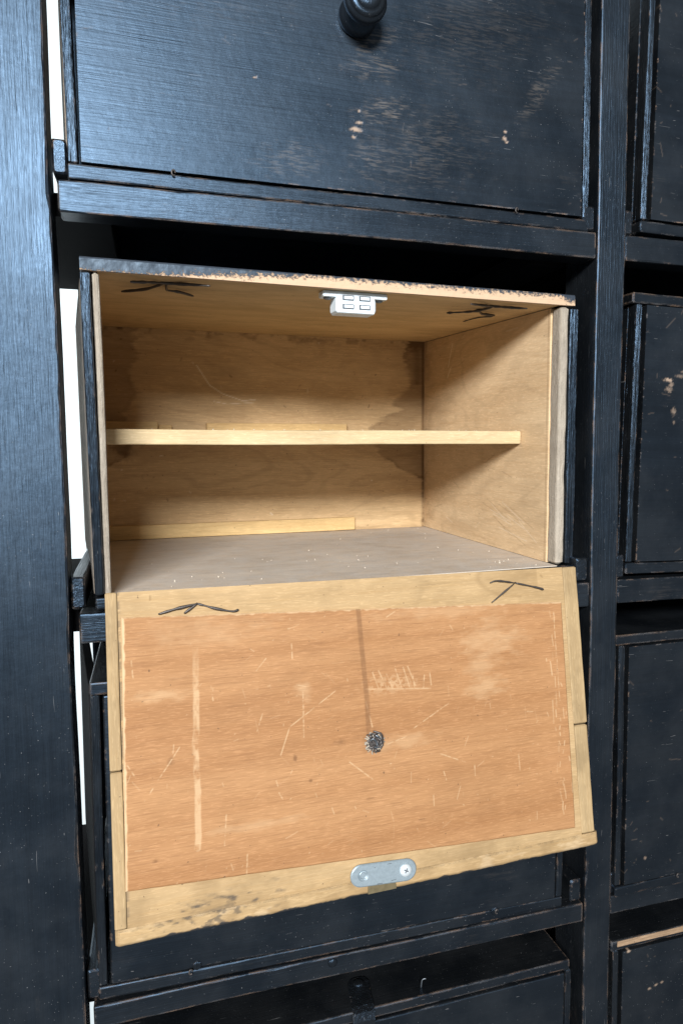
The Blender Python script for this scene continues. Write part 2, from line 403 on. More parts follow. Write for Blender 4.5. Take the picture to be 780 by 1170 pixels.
for i in range(5):
    fb('rail', (0.0012 if i != 2 else 0.0028, 0.0005, RB[i]), (W1 - 0.0006, 0.024, RT[i]), 'black_worn' if i in (1, 3) else 'black_x', bev=0.0012, wob=0.0012)
    fb('rail', (X2 + 0.0008, 0.0012, RB[i]), (X3 - 0.0006, 0.024, RT[i]), 'black_x', bev=0.0012, wob=0.001)
    for (xa, xb) in ((-0.052, 0.030), (W1 - 0.030, W1 + 0.0), (X2 + 0.0, X2 + 0.030), (X3 - 0.03, X3)):
        y0 = 0.0255 if xa < 0 else 0.052
        fb('runner', (xa, y0, RB[i] + 0.003), (xb, 0.290, RT[i] - 0.0015), 'black_matte', bev=0.001)
    if i:
        fb('guide_strip', (-0.0016, 0.0035 if i != 1 else 0.002, RT[i] + 0.004), (0.0066, 0.288, RT[i] + 0.0245), 'black_y', bev=0.0014, wob=0.0012)
        fb('guide_strip', (W1 - 0.0108, 0.004, RT[i] + 0.001), (W1 - 0.0006, 0.288, RT[i] + 0.0195), 'black_y', bev=0.0016, wob=0.001)
        fb('guide_strip', (X2 + 0.0006, 0.004, RT[i] + 0.001), (X2 + 0.0088, 0.288, RT[i] + 0.0195), 'black_y', bev=0.0016, wob=0.001)
fb('back_panel', (-0.012, 0.300, ZB), (X3 + 0.05, 0.306, ZT), 'black_z', step=0.05)  # unseen panel added so that no light leaks in from behind
sc_prof = [(-0.002, 0.0035), (0.0006, 0.0035), (0.0012, 0.0030), (0.0016, 0.0018)]
o = link('screw', lathe_mesh(sc_prof, 14), M['black_lump'], frame); o.location = (0.1644 - 0.2, 0.0007, -0.2733 + 0.62)

# ================================================================== closed boxes
def knob_mesh():
    pr = [(0, 0.0105), (0.002, 0.0112), (0.0055, 0.0112), (0.008, 0.0098), (0.0105, 0.0072), (0.0125, 0.0064), (0.0145, 0.0068), (0.017, 0.0088),
          (0.0195, 0.0112), (0.0225, 0.0124), (0.0255, 0.0124), (0.0275, 0.0116), (0.0280, 0.0106), (0.0286, 0.0104), (0.0300, 0.0098), (0.0308, 0.0086),
          (0.0309, 0.0076), (0.0318, 0.0072), (0.0330, 0.0058), (0.0337, 0.0042), (0.0336, 0.0034), (0.0342, 0.0024), (0.0346, 0.0008)]
    return lathe_mesh(pr, 40)
KNOB = knob_mesh()
BOXES = 'wooden boxes filed in the black frame'
def closed_box(label, x0, x1, z0, h, y=0.004, yaw=0.0, roll=0.0, over=0.0, splay=0.0, d=0.27, fn=None, knobz=None, flapmat='black_flap', tilt=0.0, edge='black_lump', sidemat='raw'):
    cx = (x0 + x1) / 2; hw = (x1 - x0) / 2
    b = tag(empty('storage_box', (cx, y, z0 + 0.0006), (tilt, roll, yaw)), label, 'box', BOXES)
    def sh(p): p[0] -= splay * max(0.0, p[1]) / d if p[0] < 0 else 0.0
    board('bottom_board', (-hw, 0.0, 0), (hw, d, 0.0090), 'black_x', b, bev=0.0011, wob=0.0008, axis=0)
    board('top_board', (-hw - over, 0.0, h - 0.0085), (hw - 0.002, d, h), 'black_worn', b, bev=0.0012, wob=0.0008, axis=0)
    board('side_board', (-hw, 0.0125, 0.0095), (-hw + 0.006, d, h - 0.009), sidemat if splay else 'black_y', b, bev=0.0008, shear=sh)
    board('side_board', (hw - 0.006, 0.0125, 0.0095), (hw, d, h - 0.009), 'raw', b, bev=0.0008)
    board('front_edge', (-hw, 0.0003, 0.0094), (-hw + 0.0058, 0.0122, h - 0.0089), edge, b, bev=0.0012, wob=0.0010)
    board('front_edge', (hw - 0.0058, 0.0003, 0.0094), (hw, 0.0122, h - 0.0089), edge, b, bev=0.0012, wob=0.0010)
    board('back_board', (-hw + 0.0065, d - 0.008, 0.0095), (hw - 0.0065, d - 0.001, h - 0.009), 'raw', b, bev=0.0006)
    fx0, fx1, fz0, fz1 = -hw + 0.0082, hw - 0.0075, 0.0102, h - 0.0098
    if fn is None:
        f = board('front_flap', (fx0, -0.0014, fz0), (fx1, 0.0100, fz1), flapmat, b, bev=0.0011, wob=0.0006, axis=0)
    else:
        f = sheet('front_flap', (fx0, -0.0014, fz0), (fx1, -0.0014, fz0), (fx1, -0.0014, fz1), (fx0, -0.0014, fz1), 0.011, 420, 240, flapmat, b, fn, (0, -1, 0))
    k = link('knob', KNOB, M['black_z'], f); k.location = (0, -0.0013, knobz if knobz is not None else h / 2); k.scale = (1.13, 1.0, 1.13)
    for px in (-hw * 0.66, hw * 0.66):
        ring = tube_mesh([(px + 0.0011 * math.cos(a), -0.0020 - 0.0008 * math.sin(a * 0.5), 0.0092 + 0.0017 * math.sin(a)) for a in [i * 0.6 for i in range(10)]], 0.0006, 5)
        link('hinge_pin', ring, M['steel_dark'], f)
    return b, f

def wear_top(U, V):        # V=0 is the flap's bottom edge; local origin bottom-left
    W = np.zeros(U.shape + (3,)); X = U + 0.0147; Z = V + 0.2802
    n = vnoise(U * 900, V * 900, 3, 2)
    for (x, z, rx, rz) in [(0.1892, 0.3333, .0008, .0007), (0.1886, 0.3258, .0020, .0008), (0.1867, 0.3210, .0028, .0011), (0.1854, 0.3157, .0014, .0007),
                           (0.2977, 0.3335, .0009, .0008), (0.2971, 0.3285, .0012, .0014), (0.2992, 0.3263, .0007, .0006), (0.12, 0.345, .0010, .0004)]:
        W[..., 0] = np.maximum(W[..., 0], np.clip(1.6 - np.hypot((X - x) / rx, (Z - z) / rz) - (n - 0.5) * 1.6, 0, 1))
    for (x, z, rx, rz, k) in [(0.2075, 0.3365, .016, .009, .7), (0.1999, 0.3626, .017, .008, .55), (0.2005, 0.3810, .012, .009, .8), (0.197, 0.303, .015, .012, .45),
                              (0.1423, 0.297, .02, .012, .4), (0.3254, 0.3657, .008, .018, .4), (0.23, 0.31, .04, .03, .28), (0.09, 0.40, .05, .03, .15), (0.27, 0.40, .05, .04, .15)]:
        sh = np.clip(1.25 - np.hypot((X - x + (Z - z) * -0.6) / rx, (Z - z) / rz) - (vnoise(U * 160, V * 300, 9, 3) - 0.5) * 1.8, 0, 1)
        W[..., 2] = np.maximum(W[..., 2], 0.5 * k * sh)
    rs = np.random.RandomState(4)
    for i in range(34):
        x, z = rs.rand() * 0.345, rs.rand() * 0.2; a = rs.rand() * 6.3; L = 0.001 + 0.006 * rs.rand() ** 3
        W[..., 0] = np.maximum(W[..., 0], 0.10 * line(U, V, [(x, z), (x + L * math.cos(a), z + L * math.sin(a))], 0.0005))
    return W
closed_box('closed black box above the open one, round knob on its scuffed front', 0.0072, 0.3695, RT[1], 0.2235, 0.0020, 0.012, 0.0, 0.0, 0.020, fn=wear_top, knobz=0.1215)
lowb, lowf = closed_box('closed black box mostly hidden behind the hanging wooden flap', 0.0045, 0.3560, RT[3], 0.2205, 0.0030, 0.0, 0.010, 0.0, 0.0278, sidemat='black_matte')
for (x, z) in ((0.0683, -0.2560), (0.2947, -0.2590)):
    s = link('screw', lathe_mesh(sc_prof, 14), M['black_lump'], lowb); s.location = (x - 0.180, -0.0016, z - RT[3])
    s.scale = (0.9, 0.6, 0.9)
botb, botf = closed_box('black box at the bottom with a dark strap over its top edge', 0.0080, 0.3660, RT[4], 0.2205, 0.0010, 0.010, 0.0, 0.0, 0.0)
# strap folded over the top edge of the bottom box
def strap(parent, x, h):
    pts = [(0.036, 0.0012), (0.030, 0.0016), (0.015, 0.0013), (0.003, 0.0016), (-0.0030, 0.0002), (-0.0046, -0.006), (-0.0040, -0.016), (-0.0036, -0.034)]
    V, F = [], []
    for i, (y, z) in enumerate(pts):
        wd = 0.0085 if 0 < i < len(pts) - 1 else 0.0058
        for sx in (-1, -0.5, 0.5, 1):
            V.append((x + sx * wd + y * 0.12, y, h + z + (0.0003 if abs(sx) < 1 else -0.0002)))
    for i in range(len(pts) - 1):
        for j in range(3): F.append([i * 4 + j, i * 4 + j + 1, i * 4 + j + 5, i * 4 + j + 4])
    me = bpy.data.meshes.new('strap'); me.from_pydata(V, [], F); me.update()
    o = link('strap', me, M['black_lump'], parent)
    sd = o.modifiers.new('thick', 'SOLIDIFY'); sd.thickness = 0.0018; sd.offset = 1
    s = link('screw', lathe_mesh(sc_prof, 14), M['black_lump'], parent); s.location = (x + 0.0034, 0.028, h + 0.0024); s.rotation_euler = (-math.pi / 2, 0, 0)
    s.scale = (1.2, 0.7, 1.2)
strap(botb, 0.0005, 0.2205)
link('wire_hook', tube_mesh([(0.050, 0.010, 0.2195), (0.050, 0.009, 0.2240), (0.0505, 0.0088, 0.2268), (0.052, 0.0085, 0.2278), (0.0535, 0.0082, 0.2276)], 0.0006, 6), M['slot'], botb)

def wear_right(chips, seed):
    def fn(U, V):
        W = np.zeros(U.shape + (3,)); n = vnoise(U * 900, V * 900, seed, 2)
        for (x, z, rx, rz, k) in chips:
            W[..., 0] = np.maximum(W[..., 0], k * np.clip(1.6 - np.hypot((U - x) / rx, (V - z) / rz) - (n - 0.5) * 1.8, 0, 1))
        rs = np.random.RandomState(seed)
        for i in range(26):
            x, z = rs.rand() * 0.08, rs.rand() * 0.2; a = rs.rand() * 6.3; L = 0.001 + 0.012 * rs.rand() ** 3
            W[..., 0] = np.maximum(W[..., 0], 0.11 * line(U, V, [(x, z), (x + L * math.cos(a), z + L * math.sin(a))], 0.0006))
        return W
    return fn
closed_box('black box at upper right with a scuffed grey front', 0.4150, 0.7660, RT[1], 0.2235, 0.004, 0.0, 0.020, 0.0, 0.0, fn=wear_right([(0.03, 0.16, 0.004, 0.003, .3)], 11))
r2c = [(0.0225, 0.1465, .0032, .0011, .9), (0.0255, 0.1430, .0018, .0013, .5), (0.0235, 0.139, .0028, .0016, .45), (0.034, 0.150, .0034, .0009, .35), (0.0293, 0.122, .0016, .0020, .42), (0.030, 0.113, .0009, .0012, .4), (0.0365, 0.154, .002, .0009, .35)]
closed_box('black box in the right column level with the open box, chipped paint', 0.4085, 0.7640, RT[2], 0.2238, 0.003, 0.0, 0.022, 0.0042, 0.0, fn=wear_right(r2c, 12))
closed_box('plain black box in the right column, beside the hanging flap', 0.4035, 0.7600, RT[3], 0.2235, 0.0, 0.0, -0.004, 0.0036, 0.0, fn=wear_right([(0.02, 0.02, 0.001, 0.001, .5)], 13))
closed_box('black box at lower right with bare wood along its top edge', 0.4045, 0.7640, RT[4], 0.2300, 0.0, 0.0, -0.004, 0.0025, 0.0, fn=wear_right([(0.028, 0.17, .0013, .0008, .6), (0.034, 0.172, .0012, .0008, .6), (0.04, 0.173, .001, .0008, .6), (0.006, 0.209, .0012, .001, 1)], 14))
R4 = bpy.data.objects[sorted(o.name for o in bpy.data.objects if o.name.startswith('storage_box'))[-1]]
board('worn_edge', (-0.1765, -0.0007, 0.2300 - 0.0056), (0.174, 0.0001, 0.2300 - 0.0007), 'wornwood', R4, bev=0.0004, chip=2.0, wob=0.0006)

# ================================================================== the open box
OX = 0.19
obx = tag(empty('storage_box', (OX, 0.00578, 0.0), (0.0145, -0.00265, 0.05747)), 'open wooden box with a shelf, its plywood-lined flap hanging down', 'box', BOXES)
bl, br, bt, bb = 0.01247 - OX, 0.36886 - OX, 0.22383, 0.00418
il, ir, it, ib, idp = 0.0231 - OX, 0.35251 - OX, 0.21589, 0.01205, 0.28524
def ob(name, a, b, mat, **k): return board(name, a, b, mat, obx, **k)
# outer shell
ob('bottom_board', (bl + 0.0005, 0.0, bb), (br - 0.001, 0.296, ib - 0.0006), 'black_x', bev=0.001, axis=0)
ob('front_edge', (bl, 0.0, bb + 0.0088), (bl + 0.0060, 0.006, bt - 0.0088), 'black_lump', bev=0.0013, wob=0.0008)
ob('front_edge', (br - 0.0082, 0.0005, bb + 0.0088), (br - 0.0004, 0.006, bt - 0.0100), 'black_lump', bev=0.0011, wob=0.0008)
def shl(p): p[0] -= 0.010 * p[1] / 0.29
ob('side_board', (bl + 0.0002, 0.0064, bb + 0.009), (bl + 0.0060, 0.290, bt - 0.009), 'raw', bev=0.0008, shear=shl)
ob('side_board', (br - 0.0062, 0.0064, bb + 0.009), (br - 0.0006, 0.290, bt - 0.009), 'black_y', bev=0.0008)
ob('back_board', (bl + 0.008, idp + 0.0035, bb + 0.009), (br - 0.008, idp + 0.008, bt - 0.009), 'raw', bev=0.0006)
# top board, its front edge scraped to the wood
ob('top_board', (bl, 0.004, it + 0.0008), (br - 0.0046, 0.296, bt), 'black_x', bev=0.001, axis=0)
def wear_edge(U, V):
    W = np.zeros(U.shape + (3,)); s = U / 0.352
    b = 1.85 - 1.10 * np.clip((s - 0.08) / 0.30, 0, 1) + 0.30 * vnoise(U * 60, V * 0, 5, 3) - 0.15
    b = np.where(s > 0.97, 1.2, b)
    W[..., 2] = np.clip(b * 0.45 + (V / 0.0082 - 0.45) * 0.55, 0, 1.2)
    return W
sheet('scraped_edge', (bl, -0.0002, it - 0.0002), (br - 0.0046, -0.0002, it - 0.0002), (br - 0.0046, -0.0002, bt), (bl, -0.0002, bt), 0.0040, 300, 14, 'scraped', obx, wear_edge, (0, -1, 0),
      relief=lambda U, V: 0.0006 * (vnoise(U * 130, V * 130, 8, 3) - 0.5) - 0.0012 * np.clip((V - 0.0068) / 0.0016, 0, 1) ** 2)
# linings
ob('lining_edge', (bl + 0.0064, 0.0022, ib + 0.0004), (il, 0.016, it - 0.0006), 'liner', bev=0.0022, chip=1.2, wob=0.0010)
ob('lining', (bl + 0.0064, 0.0164, ib + 0.0004), (il - 0.0006, idp, it - 0.0006), 'inner_y', bev=0.0006)
ob('lining_edge', (ir + 0.0002, 0.0022, ib + 0.0004), (br - 0.0086, 0.016, it - 0.0010), 'liner', bev=0.0022, chip=1.2, wob=0.0006)
def wear_tone_rw(U, V):          # U into the depth, V up
    W = np.zeros(U.shape + (3,)); rs = np.random.RandomState(21)
    for i in range(60):
        x, z = rs.rand() * 0.27, rs.rand() * 0.2; a = rs.normal(0.0, 0.45); L = 0.002 + 0.022 * rs.rand() ** 3
        W[..., rs.randint(2)] += 0.35 * rs.rand() * line(U, V, [(x, z), (x + L * math.cos(a), z + L * math.sin(a))], 0.0006)
    for i in range(14):      # scratches low at the front
        x = 0.01 + 0.06 * rs.rand(); z = 0.006 + 0.024 * rs.rand()
        W[..., i % 2] += 0.32 * line(U, V, [(x, z), (x + 0.03 + 0.04 * rs.rand() ** 2, z + 0.006 + 0.010 * rs.rand())], 0.0005)
    W[..., 0] += 0.8 * line(U, V, [(0.1915, 0.1942), (0.1975, 0.183), (0.2023, 0.1715)], 0.0007) + 0.7 * line(U, V, [(0.1956, 0.171), (0.2044, 0.161)], 0.0008)
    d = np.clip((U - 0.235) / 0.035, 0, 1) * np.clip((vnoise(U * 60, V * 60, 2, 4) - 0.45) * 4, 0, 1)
    W[..., 1] += 0.45 * d + 0.5 * line(U, V, [(0.003, 0.0), (0.003, 0.204)], 0.0015) * vnoise(U * 80, V * 80, 6, 2)  # darker towards the far end and along the front edge
    return np.clip(W, 0, 0.9)
sheet('lining', (ir, 0.0164, ib + 0.0004), (ir, idp - 0.0003, ib + 0.0004), (ir, idp - 0.0003, it - 0.0006), (ir, 0.0164, it - 0.0006), 0.009, 420, 320, 'inner_y', obx, wear_tone_rw, (-1, 0, 0))
SR = [(0.3378, 0.2141), (0.3306, 0.1969), (0.3327, 0.1781), (0.3357, 0.1688), (0.3224, 0.1571), (0.3153, 0.1475), (0.3275, 0.1420), (0.3072, 0.1342), (0.2922, 0.1228), (0.2971, 0.0973), (0.3121, 0.0876), (0.3223, 0.0779), (0.3378, 0.0709), (0.3525, 0.0660)]
SL = [(0.0540, 0.2159), (0.0549, 0.1990), (0.0568, 0.1850), (0.0502, 0.1782), (0.0498, 0.1657), (0.0557, 0.1534), (0.0473, 0.1407), (0.0429, 0.1298), (0.0462, 0.1114), (0.0489, 0.0987), (0.0391, 0.0903), (0.0231, 0.0820)]
def wear_back(U, V):
    W = np.zeros(U.shape + (3,)); X = U + 0.0231; Z = V + 0.0121
    jx = (vnoise(U * 110, V * 130, 31, 3) - 0.5) * 0.008 + (vnoise(U * 18, V * 420, 32, 3) - 0.5) * 0.012; Xn = X + jx
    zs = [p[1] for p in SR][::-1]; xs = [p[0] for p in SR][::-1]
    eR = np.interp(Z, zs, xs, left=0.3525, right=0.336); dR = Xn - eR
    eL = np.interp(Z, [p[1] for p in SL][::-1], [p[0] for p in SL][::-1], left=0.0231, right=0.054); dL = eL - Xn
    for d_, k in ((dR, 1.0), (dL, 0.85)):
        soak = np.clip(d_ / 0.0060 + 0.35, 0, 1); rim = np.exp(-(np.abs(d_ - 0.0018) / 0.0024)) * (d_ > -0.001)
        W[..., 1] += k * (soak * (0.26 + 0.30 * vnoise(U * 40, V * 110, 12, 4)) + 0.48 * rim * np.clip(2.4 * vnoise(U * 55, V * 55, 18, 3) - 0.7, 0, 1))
    W[..., 1] += 0.35 * np.exp(-((X - 0.345) / 0.006) ** 2) * (Z > 0.17) + 0.5 * np.exp(-((X - 0.3515) / 0.0015) ** 2)  # darker along the right-hand corner, wider near the top
    W[..., 1] += 0.6 * np.clip(1 - (0.2158 - Z) / 0.012, 0, 1) * np.clip((vnoise(U * 110, V * 160, 14, 3) - 0.5) * 5, 0, 1)  # dark blotches towards the top edge
    W[..., 1] += 0.5 * np.clip(1 - (Z - 0.0121) / 0.006, 0, 1) * vnoise(U * 60, V * 90, 15, 3)  # darker towards the bottom edge
    W[..., 1] += 0.45 * np.clip(1.2 - np.hypot((X - 0.04) / 0.014, (Z - 0.100) / 0.008) - (vnoise(U * 200, V * 200, 16, 3) - .5) * 2, 0, 1)
    W[..., 0] += 0.65 * line(U, V, [(p[0] - 0.0231, p[1] - 0.0121) for p in [(0.1111, 0.1827), (0.1232, 0.1634), (0.1358, 0.1551), (0.1555, 0.1485), (0.168, 0.150)]], 0.0006)
    W[..., 0] += 0.45 * line(U, V, [(p[0] - 0.0231, p[1] - 0.0121) for p in [(0.1270, 0.1475), (0.140, 0.145), (0.166, 0.147)]], 0.0005)
    rs = np.random.RandomState(5)
    for i in range(70):
        x, z = rs.rand() * 0.33, rs.rand() * 0.2; a = rs.rand() * 6.3; L = 0.0005 + 0.003 * rs.rand() ** 3; c = 0 if rs.rand() < 0.35 else 1
        W[..., c] += 0.7 * rs.rand() * line(U, V, [(x, z), (x + L * math.cos(a), z + L * math.sin(a))], 0.0008)
    return np.clip(W, 0, 0.92)
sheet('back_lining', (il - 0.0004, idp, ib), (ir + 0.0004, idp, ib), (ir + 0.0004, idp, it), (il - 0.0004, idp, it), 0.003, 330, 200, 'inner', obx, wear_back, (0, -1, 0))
def wear_ceil(U, V):
    W = np.zeros(U.shape + (3,)); rs = np.random.RandomState(9)
    for i in range(50):
        x, z = rs.rand() * 0.33, rs.rand() * 0.28; a = rs.normal(0, 0.5); L = 0.001 + 0.006 * rs.rand() ** 3
        W[..., 1] += 0.6 * rs.rand() * line(U, V, [(x, z), (x + L * math.cos(a), z + L * math.sin(a))], 0.0008)
    W[..., 1] += 0.6 * np.clip((V - 0.278) / 0.005, 0, 1)  # evenly darker along the back edge
    W[..., 1] += 0.30 * np.clip(1.3 - np.hypot((U - 0.045) / 0.03, (V - 0.03) / 0.03), 0, 1) + 0.3 * np.clip(1.3 - np.hypot((U - 0.285) / 0.03, (V - 0.03) / 0.03), 0, 1)  # soft darker patches around the two wire groups
    return np.clip(W, 0, 0.9)
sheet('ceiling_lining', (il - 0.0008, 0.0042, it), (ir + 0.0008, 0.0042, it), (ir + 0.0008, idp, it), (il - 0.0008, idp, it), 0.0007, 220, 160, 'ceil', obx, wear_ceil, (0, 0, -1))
def wear_floor(U, V):
    W = np.zeros(U.shape + (3,)); rs = np.random.RandomState(19)
    for i in range(40):
        x, z = rs.rand() * 0.33, rs.rand() * 0.28; L = 0.01 + 0.06 * rs.rand() ** 2
        W[..., 1] += 0.30 * rs.rand() * line(U, V, [(x, z), (x + L, z + rs.normal(0, 0.002))], 0.0010)
    W[..., 1] += 0.55 * np.clip((V - 0.272) / 0.010, 0, 1) * vnoise(U * 50, V * 50, 3, 3)  # darker along the back edge, broken by noise
    return np.clip(W, 0, 0.9)
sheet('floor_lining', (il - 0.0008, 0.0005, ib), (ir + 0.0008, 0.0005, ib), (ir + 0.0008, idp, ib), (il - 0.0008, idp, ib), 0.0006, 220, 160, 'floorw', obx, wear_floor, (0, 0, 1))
# shelf and battens
ob('shelf', (il + 0.0002, 0.0608, 0.10798), (ir - 0.0003, 0.2765, 0.11896), 'shelf', bev=0.0010, chip=1.0, axis=0, wob=0.0008)
ob('batten', (il + 0.0005, 0.2772, 0.1085), (0.0722 - OX, idp - 0.0003, 0.1268), 'batten', bev=0.0007, chip=1.0)
ob('batten', (0.0728 - OX, 0.2785, 0.1085), (0.0855 - OX, idp - 0.0003, 0.1240), 'batten', bev=0.0012, chip=1.6)
ob('batten', (0.1180 - OX, 0.2775, 0.1085), (0.262 - OX, idp - 0.0003, 0.1258), 'batten', bev=0.0010, chip=1.2)
ob('batten', (il + 0.0005, 0.2800, ib + 0.0004), (0.2707 - OX, idp - 0.0003, 0.0262), 'batten', bev=0.0007, chip=0.8, step=0.02)

# magnetic catch under the top board
cz = it - 0.0003
cmx = 0.190 - OX
def catch():
    me = board_mesh((cmx - 0.0235, 0.0085, cz - 0.0040), (cmx + 0.0235, 0.0215, cz), 0.0007, 0.0, 0.0)
    me2 = board_mesh((cmx - 0.0145, 0.0070, cz - 0.0150), (cmx + 0.0145, 0.0250, cz - 0.0034), 0.0018, 0.0, 0.0)
    return link('magnetic_catch', join_meshes([me, me2]), M['plastic'], obx)
ct = catch()
for sx in (-0.0060, 0.0060):
    for sz in (-0.0046, -0.0105):
        fr = board_mesh((cmx + sx - 0.0042, 0.0064, cz + sz - 0.0018), (cmx + sx + 0.0042, 0.0072, cz + sz + 0.0018), 0.0003, 0.0, 0.0)
        link('magnet_slot', fr, M['slot'], ct)
        fr = board_mesh((cmx + sx - 0.0030, 0.0061, cz + sz - 0.0009), (cmx + sx + 0.0034, 0.0066, cz + sz + 0.0010), 0.0002, 0.0, 0.0)
        link('magnet_face', fr, M['plastic'], ct)
for sx in (-0.019, 0.019):
    s = link('screw', lathe_mesh(sc_prof, 14), M['slot'], ct); s.location = (cmx + sx, 0.0145, cz - 0.0040); s.rotation_euler = (math.pi / 2, 0, 0); s.scale = (0.8, 1, 0.8)
# bent wire ends poking through the ceiling
def wires(paths, parent, r=0.0008, flat=0.8):
    return link('wire_pin', join_meshes([tube_mesh(p, r, 6, flat) for p in paths]), M['steel_dark'], parent)
def cw(L): return [(x - OX, y, z) for (x, y, z) in L]
zc = 0.2139
wires([cw([(0.0416, 0.0135, zc - .0012), (0.055, 0.0172, zc), (0.0642, 0.0231, zc + .0012), (0.078, 0.0150, zc), (0.0904, 0.0075, zc - .0012)]),
       cw([(0.0375, 0.058, zc - .0006), (0.0533, 0.0436, zc), (0.0642, 0.0240, zc + .0019)]),
       cw([(0.0650, 0.0231, zc + .0016), (0.0661, 0.0417, zc), (0.075, 0.048, zc), (0.085, 0.0565, zc - .0008)])], obx, 0.0010)
wires([cw([(0.2787, 0.0078, zc - .001), (0.294, 0.016, zc), (0.3073, 0.0245, zc + .0012), (0.318, 0.017, zc), (0.3281, 0.0104, zc - .001)]),
       cw([(0.2832, 0.0631, zc), (0.296, 0.051, zc), (0.3035, 0.0436, zc + .0006), (0.3080, 0.030, zc + .0017)]),
       cw([(0.3035, 0.0436, zc + .001), (0.3105, 0.055, zc), (0.325, 0.0596, zc)])], obx, 0.0010)
wires([cw([(0.3182, 0.1076, zc + .0005), (0.322, 0.085, zc + .0012), (0.3262, 0.066, zc)])], obx, 0.0006)

# ------------------------------------------------------------------ the hanging flap (local: x along hinge, z = -down the flap, y into its thickness)
FW, FH, FT = 0.34216, 0.2139, 0.0105
fx0 = 0.01948
fa = 0.18673
Rf = Matrix.Rotation(0.05927, 4, 'Z') @ Matrix.Rotation(0.00993, 4, 'Y')
Fm = Matrix.Translation((0.19, -0.00973, 0.01517)) @ Rf @ Matrix.Translation((fx0 - 0.19, 0, 0)) @ Matrix.Rotation(fa, 4, 'X')
# rotation about x by +fa sends local -z towards -y? (0,0,-1)->(0, sin fa,-cos fa); flip so the foot swings out to the room
Fm = Matrix.Translation((0.19, -0.00973, 0.01517)) @ Rf @ Matrix.Translation((fx0 - 0.19, 0, 0)) @ Matrix.Rotation(-fa, 4, 'X')
Bm = Matrix.Translation((OX, 0.00578, 0.0)) @ Euler((0.0145, -0.00265, 0.05747)).to_matrix().to_4x4()
LIP = 0.0105
def wear_base(U, V):      # U right, V down
    W = np.zeros(U.shape + (3,)); n = vnoise(U * 260, V * 260, 44, 4)
    # stain arc by the right-hand pin
    d = np.abs(np.hypot((U - 0.290) / 0.040, (V - 0.004) / 0.0165) - 1)
    W[..., 1] += 0.40 * np.clip(1.1 - np.hypot((U - 0.290) / 0.040, (V - 0.004) / 0.0165), 0, 1) * (U < 0.30) + 0.32 * np.clip(1 - d / 0.10, 0, 1) * (U < 0.285)
    W[..., 1] += 0.30 * np.clip(1.2 - np.hypot((U - 0.305) / 0.02, (V - 0.022) / 0.006), 0, 1)
    # glue stains beside the panel on the right
    W[..., 1] += 0.50 * np.clip((vnoise(U * 50, V * 34, 46, 3) - 0.52) * 5, 0, 1) * np.clip((U - 0.322) / 0.004, 0, 1) * (V > 0.06)
    # paint smears near the lip on the left
    for (x, z, rx, rz) in [(0.058, 0.207, .022, .0075), (0.085, 0.199, .010, .0075), (0.012, 0.21, .02, .004), (0.045, 0.196, .02, .003)]:
        W[..., 2] += 0.42 * np.clip(1.25 - np.hypot((U - x) / rx, (V - z) / rz) - (vnoise(U * 130 + V * 90, V * 420 - U * 60, 47, 4) - 0.40) * 4.2, 0, 1)
    W[..., 1] += 0.35 * np.clip((vnoise(U * 45, V * 70, 48, 4) - 0.55) * 5, 0, 1) * (V > 0.17)
    W[..., 2] += 0.35 * np.clip((0.0018 - U) / 0.001, 0, 1) * (n > 0.45)
    W[..., 1] += 0.8 * line(U, V, [(0.0195, 0.0030), (0.0195, 0.0062)], 0.0006) + 0.7 * line(U, V, [(0.303, 0.0052), (0.3045, 0.0066)], 0.0007)
    return np.clip(W, 0, 0.95)
zb = -(FH - LIP)
flap = sheet('front_flap', (0.0072, 0, 0), (FW - 0.0125, 0, 0), (FW - 0.0125, 0, zb), (0.0072, 0, zb), FT, 420, 240, 'pine', None, wear_base, (0, -1, 0))
flap.parent = obx; flap.matrix_basis = Bm.inverted() @ Fm
flap['label'] = 'hanging flap of pale pine with an orange plywood panel'
def fpart(name, a, b, mat, **k): return board(name, a, b, mat, flap, **k)
# narrow pine strips down the sides, each in two lengths, and the lip along the free edge
fpart('edge_strip', (0, -0.0002, -0.1092), (0.0070, FT, 0), 'pine_z', bev=0.0009, wob=0.0005)
fpart('edge_strip', (0, -0.0002, zb), (0.0070, FT, -0.1100), 'pine_z', bev=0.0009, wob=0.0005)
fpart('edge_strip', (FW - 0.0123, -0.0003, -0.1208), (FW, FT, 0), 'pine_z', bev=0.0010, wob=0.0006)
fpart('edge_strip', (FW - 0.0123, -0.0001, zb), (FW - 0.0006, FT, -0.1220), 'pine_z', bev=0.0012, wob=0.0008)
def wear_lip(U, V):
    W = np.zeros(U.shape + (3,)); n = vnoise(U * 190, V * 240, 71, 4); n2 = vnoise(U * 22, V * 30, 72, 3)
    W[..., 2] = np.clip((V - (0.0105 - 0.0034 * n * np.clip(2.4 * n2 - 0.35, 0.1, 1.5))) / 0.0007, 0, 0.95)
    W[..., 2] = np.maximum(W[..., 2], 0.6 * np.clip((vnoise(U * 190 + V * 110, V * 420 - U * 60, 73, 4) - 0.58) * 8, 0, 1) * np.clip(1.3 - np.abs(U - 0.055) / 0.045, 0, 1))
    W[..., 1] = 0.45 * np.clip((vnoise(U * 60, V * 140, 74, 4) - 0.5) * 4, 0, 1)
    W[..., 0] = 0.22 * np.clip((vnoise(U * 80, V * 200, 75, 4) - 0.60) * 6, 0, 1)
    return W
